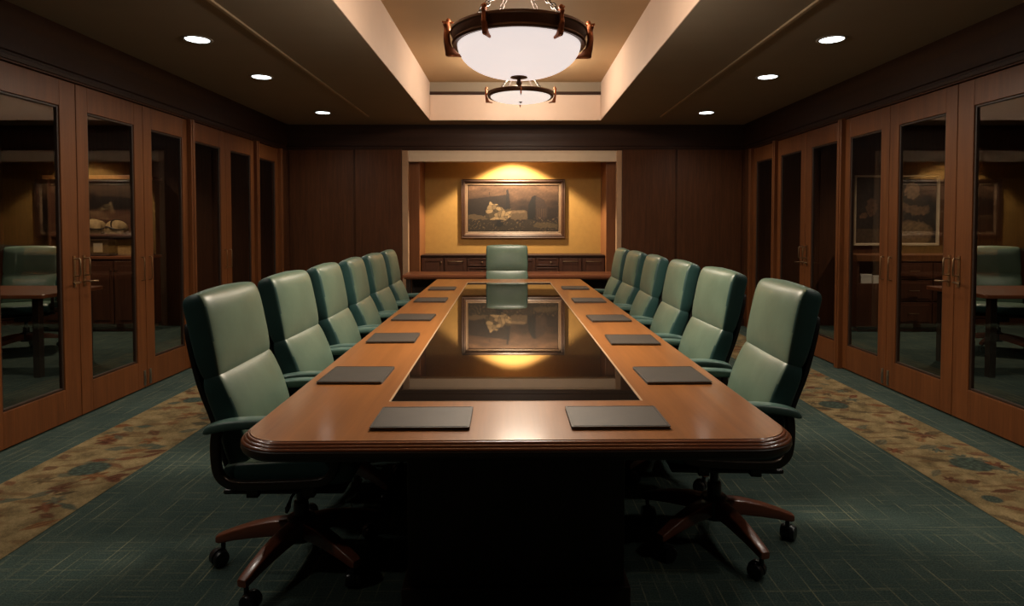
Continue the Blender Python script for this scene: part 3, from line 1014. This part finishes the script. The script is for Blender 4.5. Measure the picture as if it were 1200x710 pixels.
framed('framed_painting', 1.49, .845, .055, .038, wreck, (-.02, NB - .001, 1.600), 0,
       'large dark oil painting of pale wreckage on a shore, in the lit yellow niche', (M['picture_frame'], M['picture_liner']), 260, 150)

# ------------------------------------------------------------------ pendants
def make_pendant(z_ring, R, bowl_depth, label, loc, ztop, phase, bowl_mat, nclamp=6, chain_ang=(55, 125, 235, 305), clampS=1.0):
    root = empty('pendant_lamp', (loc[0], loc[1], 0))
    tag(root, label, 'pendant lamp', 'round pendant lamps in the ceiling recess')
    hh = .085 * clampS
    z1 = z_ring; z0 = z_ring - hh
    mb = MB()
    # moulded ring
    prof = [(R * .90, z0 + .004), (R * .965, z0), (R * .985, z0 + .010), (R * .965, z0 + .022), (R * .975, z0 + hh * .45), (R * .985, z0 + hh * .75), (R * 1.005, z1 - .016), (R * 1.0, z1 - .004), (R * .97, z1), (R * .92, z1 - .003), (R * .90, z1 - .02)]
    rows = [[(r_ * math.cos(2 * PI * k / 72), r_ * math.sin(2 * PI * k / 72), z) for k in range(72)] for r_, z in prof]
    rows.append(rows[0])
    mb.grid(rows, True, False)
    mb.build('ring', M['iron'], root, smooth=40)
    mb = MB()
    rb = R * .905
    prof = [(.004, z0 - bowl_depth)]
    for k in range(1, 15):
        a = k / 14 * PI / 2
        prof.append((rb * math.sin(a) ** .9, z0 + .012 - (bowl_depth + .012) * max(0, math.cos(a)) ** .95))
    outer_ = prof
    inner_ = [(r_ * .97, z + .008) for r_, z in reversed(prof[1:])] + [(.004, z0 - bowl_depth + .010)]
    mb.lathe(outer_ + inner_, seg=64)
    mb.build('glass_bowl', bowl_mat, root, smooth=60)
    mb = MB()
    zb = z0 - bowl_depth
    if bowl_depth > .08:
        mb.lathe([(.0001, zb + .006), (.045, zb + .004), (.048, zb - .002), (.018, zb - .008), (.010, zb - .014), (.012, zb - .024), (.016, zb - .032), (.009, zb - .044), (.0001, zb - .050)], seg=24)
    else:
        mb.lathe([(.0001, zb + .006), (.025, zb + .003), (.012, zb - .008), (.0001, zb - .014)], seg=20)
    mb.build('finial', M['iron'], root, smooth=40)
    # boot shaped clamps on the ring
    for k in range(nclamp):
        a = phase + 2 * PI * k / nclamp
        rad = Vector((math.cos(a), math.sin(a), 0)); tan = Vector((-math.sin(a), math.cos(a), 0))
        mb = MB(); q = clampS
        big = (k * 2) % nclamp == 0
        z1_, z0_ = z1, z0
        z1, z0 = (z1, z0) if big else (z1 - .030, z0 + .022)
        if not big: q *= .72
        # outer and inner edge in the radial plane, (radius offset, z)
        oe = [(.016, z1 + .048), (.042, z1 + .036), (.036, z1 + .010), (.040, z1 - .030), (.036, z0 + .005), (.030, z0 - .030), (.022, z0 - .056), (-.030, z0 - .058), (-.098, z0 - .062)]
        ie = [(.006, z1 + .050), (.004, z1 + .030), (-.002, z1 + .008), (.004, z1 - .030), (-.006, z0 + .002), (-.020, z0 - .012), (-.034, z0 - .032), (-.056, z0 - .044), (-.098, z0 - .052)]
        wd = [.010, .017, .013, .019, .022, .020, .020, .015, .007]
        O = spline([(p[0] * q, p[1], w_) for p, w_ in zip(oe, wd)], 30); I = spline([(p[0] * q, p[1], 0) for p in ie], 30)
        rows = []
        for (ro, zo, w_), (ri, zi, _) in zip(O, I):
            po = rad * (R + ro) + Vector((0, 0, zo)); pi = rad * (R + ri) + Vector((0, 0, zi))
            c0 = (po + pi) / 2; hv = (po - pi) / 2
            rows.append([tuple(c0 + hv * math.cos(t) + tan * (w_ * q * math.sin(t))) for t in [2 * PI * j / 14 for j in range(14)]])
        mb.grid(rows)
        c0 = rad * (R + .012 * q) + Vector((0, 0, z1 + .052))
        mb.lathe([(.0001, -.012), (.013, -.008), (.015, 0), (.010, .010), (.0001, .015)], tuple(c0), 12)
        mb.sweep([tuple(c0 - rad * .030 * q - Vector((0, 0, .010))), tuple(c0 + rad * .034 * q - Vector((0, 0, .006)))], circ(.006, 8), (0, 0, 1))
        z1, z0 = z1_, z0_
        mb.build('ring_clamp', M['copper'], root, smooth=50)
    # chains
    zt = ztop - .03; zh = min(zt - .03, z1 + .31)
    for ca in chain_ang:
        a = math.radians(ca)
        p0 = Vector((R * .97 * math.cos(a), R * .97 * math.sin(a), z1 - .004))
        p1 = Vector((.03 * math.cos(a), .03 * math.sin(a), zh))
        d = p1 - p0; ln = d.length; d.normalize()
        ll = .040 * clampS + .004; step = ll * .74
        n = int(ln / step)
        mb = MB()
        u = d.orthogonal().normalized(); w_ = d.cross(u)
        for k in range(n):
            c0 = p0 + d * (step * (k + .5))
            s1, s2 = (u, w_) if k % 2 else (w_, u)
            pts = [tuple(c0 + d * (ll / 2 * math.cos(q_)) + s1 * (ll * .29 * math.sin(q_))) for q_ in [2 * PI * j / 14 for j in range(14)]]
            mb.sweep(pts, circ(.0034, 6), tuple(s2), closed=True)
        mb.build('chain', M['chain'], root, smooth=60)
    mb = MB()
    mb.lathe([(.0001, zh - .03), (.02, zh - .022), (.036, zh - .004), (.036, zh + .006), (.012, zh + .016), (.009, zh + .03), (.009, zt - .01)], seg=20)
    mb.lathe([(.02, zt - .02), (.06, zt - .012), (.085, ztop - .018), (.09, ztop - .004), (.09, ztop)], seg=32)
    mb.build('stem_and_canopy', M['iron'], root, smooth=40)
    return root
p1 = (.024, 3.42)
make_pendant(2.432, .375, .165, 'nearer and larger round pendant lamp with glowing white bowl on chains', p1, CH, math.radians(3), M['bowl'])
p2 = (.066, 6.75)
make_pendant(2.805, .365, .048, 'farther round pendant lamp hung high, with shallow glowing bowl', p2, CH, 0.0, M['bowl_flat'], nclamp=4, clampS=.6)

# ------------------------------------------------------------------ downlights
lights = []
def spot(name, loc, power, size, blend, color, radius=.06, rot=(0, 0, 0)):
    l_ = bpy.data.lights.new(name, 'SPOT'); l_.energy = power; l_.spot_size = math.radians(size); l_.spot_blend = blend
    l_.color = color; l_.shadow_soft_size = radius
    o = bpy.data.objects.new(name, l_); COL.objects.link(o); o.location = loc; o.rotation_euler = rot
    return o
def area(name, loc, power, size, color, rot=(0, 0, 0), spread=180):
    l_ = bpy.data.lights.new(name, 'AREA'); l_.shape = 'DISK'; l_.size = size; l_.energy = power; l_.color = color; l_.spread = math.radians(spread)
    o = bpy.data.objects.new(name, l_); COL.objects.link(o); o.location = loc; o.rotation_euler = rot
    return o
def point(name, loc, power, radius, color):
    l_ = bpy.data.lights.new(name, 'POINT'); l_.energy = power; l_.shadow_soft_size = radius; l_.color = color
    o = bpy.data.objects.new(name, l_); COL.objects.link(o); o.location = loc
    return o
def make_downlight():
    o = empty('downlight')
    mb = MB(); mb.lathe([(.080, -.001), (.084, -.006), (.098, -.007), (.104, -.003), (.106, .0)], seg=40)
    mb.f = mb.f[:-2]; mb.m = mb.m[:-2]
    mb.build('trim_ring', M['ring_white'], o, smooth=40)
    mb = MB(); mb.lathe([(.0001, -.0045), (.06, -.0045), (.079, -.003), (.082, -.0005), (.0001, -.0005)], seg=40)
    mb.build('lens', M['lens'], o, smooth=40)
    return o
dl0 = None
GD = 'round recessed downlights in the lower ceiling'
DLP = 40; DLC = (1.0, .90, .76)
for sd, sx in (('left', -1), ('right', 1)):
    for i, y in enumerate((4.46, 5.58, 7.35)):
        o = make_downlight() if dl0 is None else copy_tree(dl0)
        dl0 = dl0 or o
        o.location = (sx * 2.28, y, H)
        tag(o, 'round recessed ceiling downlight, %s of the three from the camera on the %s' % (ordn[i], sd), 'downlight', GD)
        spot('downlight_beam', (sx * 2.28, y, H - .015), DLP, 150, .9, DLC, .07)

for sd, sx in (('left', -1), ('right', 1)):
    for i, y in enumerate((3.30, 2.15, 1.0)):  # last pair added to brighten the near sides of the front chairs
        o = copy_tree(dl0); o.location = (sx * 2.28, y, H)
        tag(o, 'round recessed ceiling downlight above the near doors on the %s, %s the frame edge' % (sd, ('just outside', 'well outside', 'added as fill farthest outside')[i]), 'downlight', GD)
        spot('downlight_beam', (sx * 2.28, y, H - .015), (34, 26, 26)[i], 150, .9, DLC, .07)

# ------------------------------------------------------------------ things in the dim rooms behind the glass
def meeting_table(cx, cy, label):
    o = empty('meeting_table', (cx, cy, 0)); tag(o, label, 'table')
    mb = MB(); mb.grid([[(a, b_, z) for a, b_ in rrect(1.0, .42, .06, 4)] for z in (.715, .75)])
    mb.build('tabletop', M['console_wood'], o, bevel=.006)
    for sx in (-1, 1):
        for sy in (-1, 1):
            mb = MB(); mb.box(sx * .88 - .03, sx * .88 + .03, sy * .32 - .03, sy * .32 + .03, 0, .715); mb.build('leg', M['dark_wood'], o, bevel=.005)
    return o
meeting_table(-5.15, 5.80, 'dim wooden table behind the left glass doors')
meeting_table(5.15, 5.80, 'dim wooden table behind the right glass doors')

# left: hutch with shelf
hu = empty('hutch_cabinet', (-5.40, 8.05, 0))
tag(hu, 'dark wooden hutch cabinet with open shelf behind the left glass doors', 'cabinet')
mb = MB(); mb.box(-.62, .62, -.24, .24, .06, .93); mb.box(-.58, .58, -.2, .24, 0, .06)
mb.build('body', M['credenza_wood'], hu, bevel=.004)
mb = MB(); mb.box(-.64, .64, -.26, .24, .93, .965); mb.build('worktop', M['console_wood'], hu, bevel=.005)
mb = MB(); mb.box(-.62, -.59, -.12, .24, .965, 1.95); mb.box(.59, .62, -.12, .24, .965, 1.95); mb.box(-.59, .59, .21, .24, .965, 1.95)
mb.build('upper_case', M['credenza_wood'], hu, bevel=.003)
mb = MB(); mb.box(-.59, .59, -.12, .21, 1.215, 1.245); mb.build('shelf', M['credenza_wood'], hu, bevel=.003)
mb = MB(); mb.box(-.66, .66, -.15, .24, 1.95, 2.0); mb.build('cornice', M['pilaster_wood'], hu, bevel=.006)
for k in range(4):
    mb = MB(); x0 = -.61 + k * .305
    mb.box(x0 + .006, x0 + .299, -.258, -.24, .10, .90); mb.box(x0 + .05, x0 + .255, -.264, -.258, .15, .85)
    d = mb.build('door', M['credenza_wood'], hu, bevel=.003)
    kb = MB(); kb.lathe([(.0001, 0), (.006, 0), (.006, -.014), (.012, -.018), (.012, -.025), (.0001, -.027)], (x0 + (.27 if k % 2 == 0 else .035), -.258, .78), 12, 'y')
    kb.build('knob', M['brass'], d, smooth=40)
# cloth bundle on the shelf
def bundle(name, loc, a, b_, h, seed, label, cat):
    r = np.random.default_rng(seed)
    rows = []
    ph = r.uniform(0, 6, 5)
    for i in range(15):
        t = i / 14; z = h * t
        prof_ = math.sqrt(max(0.0004, 1 - (2 * t ** .8 - 1) ** 2)) if t > .25 else .88 + .1 * math.sin(t * 6)
        if t >= .25: prof_ = max(.03, (1 - ((t - .25) / .75) ** 2.4) ** .5 * .98)
        ring = []
        for k in range(40):
            th = 2 * PI * k / 40
            f = 1 + .16 * math.sin(2 * th + ph[3] + 1.5 * t) + .10 * math.sin(3 * th + ph[0] + 3 * t) + .06 * math.sin(7 * th + ph[1] - 2 * t) + .03 * math.sin(13 * th + ph[2] + 5 * t)
            ring.append((a * prof_ * f * math.cos(th), b_ * prof_ * f * math.sin(th), z))
        rows.append(ring)
    mb = MB(); mb.grid(rows)
    root = empty(name, loc); tag(root, label, cat)
    mb.build('cloth_body', M['cloth'], root, smooth=60)
    mb = MB()
    ring = [(a * 1.03 * math.cos(t), b_ * 1.03 * math.sin(t), h * .42 + .02 * math.sin(2 * t)) for t in [2 * PI * k / 36 for k in range(36)]]
    mb.sweep(ring, circ(.008, 6), (0, 0, 1), closed=True)
    ring = [(.02 * math.sin(t * 2), b_ * 1.02 * math.cos(t), h * .5 + h * .52 * math.sin(t)) for t in [PI * k / 24 for k in range(25)]]
    mb.sweep(ring, circ(.008, 6), (1, 0, 0))
    mb.build('strap', M['dark_wood'], root, smooth=60)
    return root
bundle('cloth_bundle', (-5.52, 8.02, 1.245), .17, .095, .20, 1, 'tan bag on the hutch shelf behind the left doors, left of the pair', 'bag')
bundle('cloth_bundle', (-5.20, 8.02, 1.245), .125, .09, .185, 4, 'smaller tan bag on the hutch shelf behind the left doors, right of the pair', 'bag')
bx = empty('wooden_box', (-5.33, 7.93, .965)); tag(bx, 'small dark box with pale square plate on the hutch worktop', 'box')
mb = MB(); mb.box(-.13, .13, -.07, .07, 0, .205); mb.box(-.145, .145, -.08, .08, 0, .02); mb.box(-.14, .14, -.078, .078, .195, .215); mb.build('case', M['dark_wood'], bx, bevel=.004)
mb = MB(); mb.box(-.058, .058, -.076, -.07, .05, .165)
for k in range(4):
    mb.box(-.045 + k * .026, -.033 + k * .026, -.0775, -.076, .065 + .01 * (k % 2), .15 - .012 * (k % 3))
mb.build('plate', M['ivory'], bx, bevel=.002)
for sx in (-1, 1):
    o = empty('card_box', (-5.35 + sx * .29, 8.05, .965)); tag(o, 'tan carton standing %s the dark box on the hutch worktop' % ('left of' if sx < 0 else 'right of'), 'carton')
    mb = MB(); mb.box(-.11, .11, -.05, .05, 0, .125); mb.build('carton', M['cloth'], o, bevel=.004)
    mb = MB(); mb.box(-.112, .112, -.052, .052, .112, .128); mb.build('lid', M['cloth'], o, bevel=.003)

# right: picture, sideboard and little white boxes
def still(U, V):
    def lay(C, m_, col): return C * (1 - m_[..., None]) + np.array(col) * m_[..., None]
    n1 = nfield(U, V, 4, 4, 21); n2 = nfield(U, V, 14, 12, 22)
    C = np.ones(U.shape + (3,)) * np.array([.016, .012, .010]) * (1 + .2 * n1)[..., None]
    def ell(cx, cy, a, b_, ang=0):
        x, y = U - cx + .012 * n2, V - cy + .012 * n2
        xr = x * math.cos(ang) + y * math.sin(ang); yr = -x * math.sin(ang) + y * math.cos(ang)
        return np.clip((1 - np.sqrt((xr / a) ** 2 + (yr / b_) ** 2)) * 7, 0, 1)
    C = lay(C, ell(.70, .80, .10, .14) * .9, (.17, .11, .065))
    C = lay(C, ell(.72, .55, .22, .12, -.35) * .85, (.13, .075, .04))
    C = lay(C, ell(.72, .62, .18, .05, -.25), (.02, .014, .01))
    C = lay(C, ell(.70, .14, .28, .22) * .8, (.16, .10, .05))
    C = lay(C, ell(.20, .55, .07, .15) * .8, (.09, .045, .025))
    C = lay(C, ell(.10, .42, .04, .05) * .8, (.12, .06, .03))
    C = lay(C, (V < .22).astype(float) * (U < .42) * .7, (.07, .045, .025))
    return C * (1 + .15 * n2)[..., None]
framed('framed_picture', 1.14, .94, .03, .02, still, (5.14, 8.298, 1.56), 0, 'dark picture with pale rounded forms in thin ivory frame, behind the right glass doors', (M['ivory'], M['ivory']), 120, 100, liner=False)
sb = empty('sideboard', (5.17, 8.03, 0)); tag(sb, 'dark wooden sideboard with drawers below the picture behind the right doors', 'sideboard')
mb = MB(); mb.box(-.36, .62, -.24, .24, .06, .90); mb.box(-.82, -.36, -.24, .24, .06, .62); mb.box(-.78, .6, -.2, .24, 0, .06)
mb.box(-.82, -.79, -.24, .24, .62, .90); mb.box(-.79, -.36, .21, .24, .62, .90)
mb.build('body', M['credenza_wood'], sb, bevel=.004)
mb = MB(); mb.box(-.84, .64, -.26, .24, .90, .985); mb.build('worktop', M['pilaster_wood'], sb, bevel=.006)
for k in range(2):
    for z0, z1 in ((.68, .88), (.40, .66), (.10, .38)):
        mb = MB(); x0 = -.35 + k * .485
        mb.box(x0 + .006, x0 + .478, -.258, -.24, z0, z1); mb.box(x0 + .04, x0 + .444, -.263, -.258, z0 + .03, z1 - .03)
        d = mb.build('drawer', M['credenza_wood'], sb, bevel=.003)
        hb = MB(); hb.sweep([(x0 + .18, -.258, (z0 + z1) / 2), (x0 + .18, -.285, (z0 + z1) / 2), (x0 + .30, -.285, (z0 + z1) / 2), (x0 + .30, -.258, (z0 + z1) / 2)], circ(.005, 6), (0, 0, 1)); hb.build('handle', M['brass'], d, smooth=40)
for k, nm in enumerate(('left', 'right')):
    o = empty('white_box', (4.475 + k * .16, 7.85, .62)); tag(o, 'small white carton in the open sideboard bay behind the right doors, %s of two' % nm, 'carton')
    mb = MB(); mb.box(-.07, .07, -.05, .05, 0, .115 - .02 * k); mb.build('carton', M['white'], o, bevel=.003)
    mb = MB(); mb.box(-.072, .072, -.052, .052, .09 - .02 * k, .117 - .02 * k); mb.build('lid', M['white'], o, bevel=.002)

# ------------------------------------------------------------------ lamps' light
WARM = (1.0, .83, .66); WARM2 = (1.0, .84, .66)
# bulbs in the open bowls
point('pendant_bulb', (p1[0], p1[1], 2.43), 62, .09, WARM)
point('pendant_bulb', (p2[0], p2[1], 2.90), 62, .09, WARM)
# glow of the bowls downwards
area('pendant_glow', (p1[0], p1[1], 2.125), 50, .55, WARM2)
area('pendant_glow', (p2[0], p2[1], 2.66), 36, .55, WARM2)
# picture light in the niche ceiling
spot('niche_spot', (-.02, NB - .49, 2.56), 440, 112, .22, (1.0, .80, .54), .05)
# unseen downlights added to brighten the rooms beyond the glass
for sx in (-1, 1):
    o = copy_tree(dl0); o.location = (sx * 5.3, 7.25, H); o.rotation_euler = (0, 0, 0)
    tag(o, 'added round ceiling downlight lighting the dim room behind the %s glass doors' % ('left' if sx < 0 else 'right'), 'downlight')
    spot('far_room_fill', (sx * 5.3, 7.25, H - .015), 110, 130, .8, (1.0, .8, .58), .06)

    o = copy_tree(dl0); o.location = (sx * 4.9, 4.9, H); o.rotation_euler = (0, 0, 0)
    tag(o, 'added round ceiling downlight over the table in the dim room behind the %s glass doors' % ('left' if sx < 0 else 'right'), 'downlight')
    spot('far_room_fill', (sx * 4.9, 4.9, H - .015), 45, 130, .8, (1.0, .86, .70), .06)

w = bpy.data.worlds.new('world'); S.world = w; w.use_nodes = True
w.node_tree.nodes['Background'].inputs[0].default_value = (.02, .02, .022, 1)
w.node_tree.nodes['Background'].inputs[1].default_value = .05

# ------------------------------------------------------------------ camera
F = 720.0
cam = bpy.data.cameras.new('camera'); co = bpy.data.objects.new('camera', cam); COL.objects.link(co)
cam.sensor_width = 36; cam.lens = F / 1200 * 36
pitch = math.radians(1.8)
co.location = (0, 0, 1.37); co.rotation_euler = (PI / 2 - pitch, 0, 0)
cam.shift_y = -((355 - 263) - F * math.tan(pitch)) / 1200
cam.shift_x = -3 / 1200
cam.clip_start = .05
S.camera = co
S.view_settings.view_transform = 'Standard'
S.view_settings.look = 'None'
S.view_settings.exposure = 0
S.view_settings.gamma = 1
S.view_settings.use_curve_mapping = False
S.cycles.max_bounces = 8
S.cycles.diffuse_bounces = 4
S.cycles.glossy_bounces = 4
S.cycles.transparent_max_bounces = 12
S.cycles.caustics_reflective = False
S.cycles.caustics_refractive = False
S.cycles.sample_clamp_indirect = 3.0
S.cycles.use_denoising = True
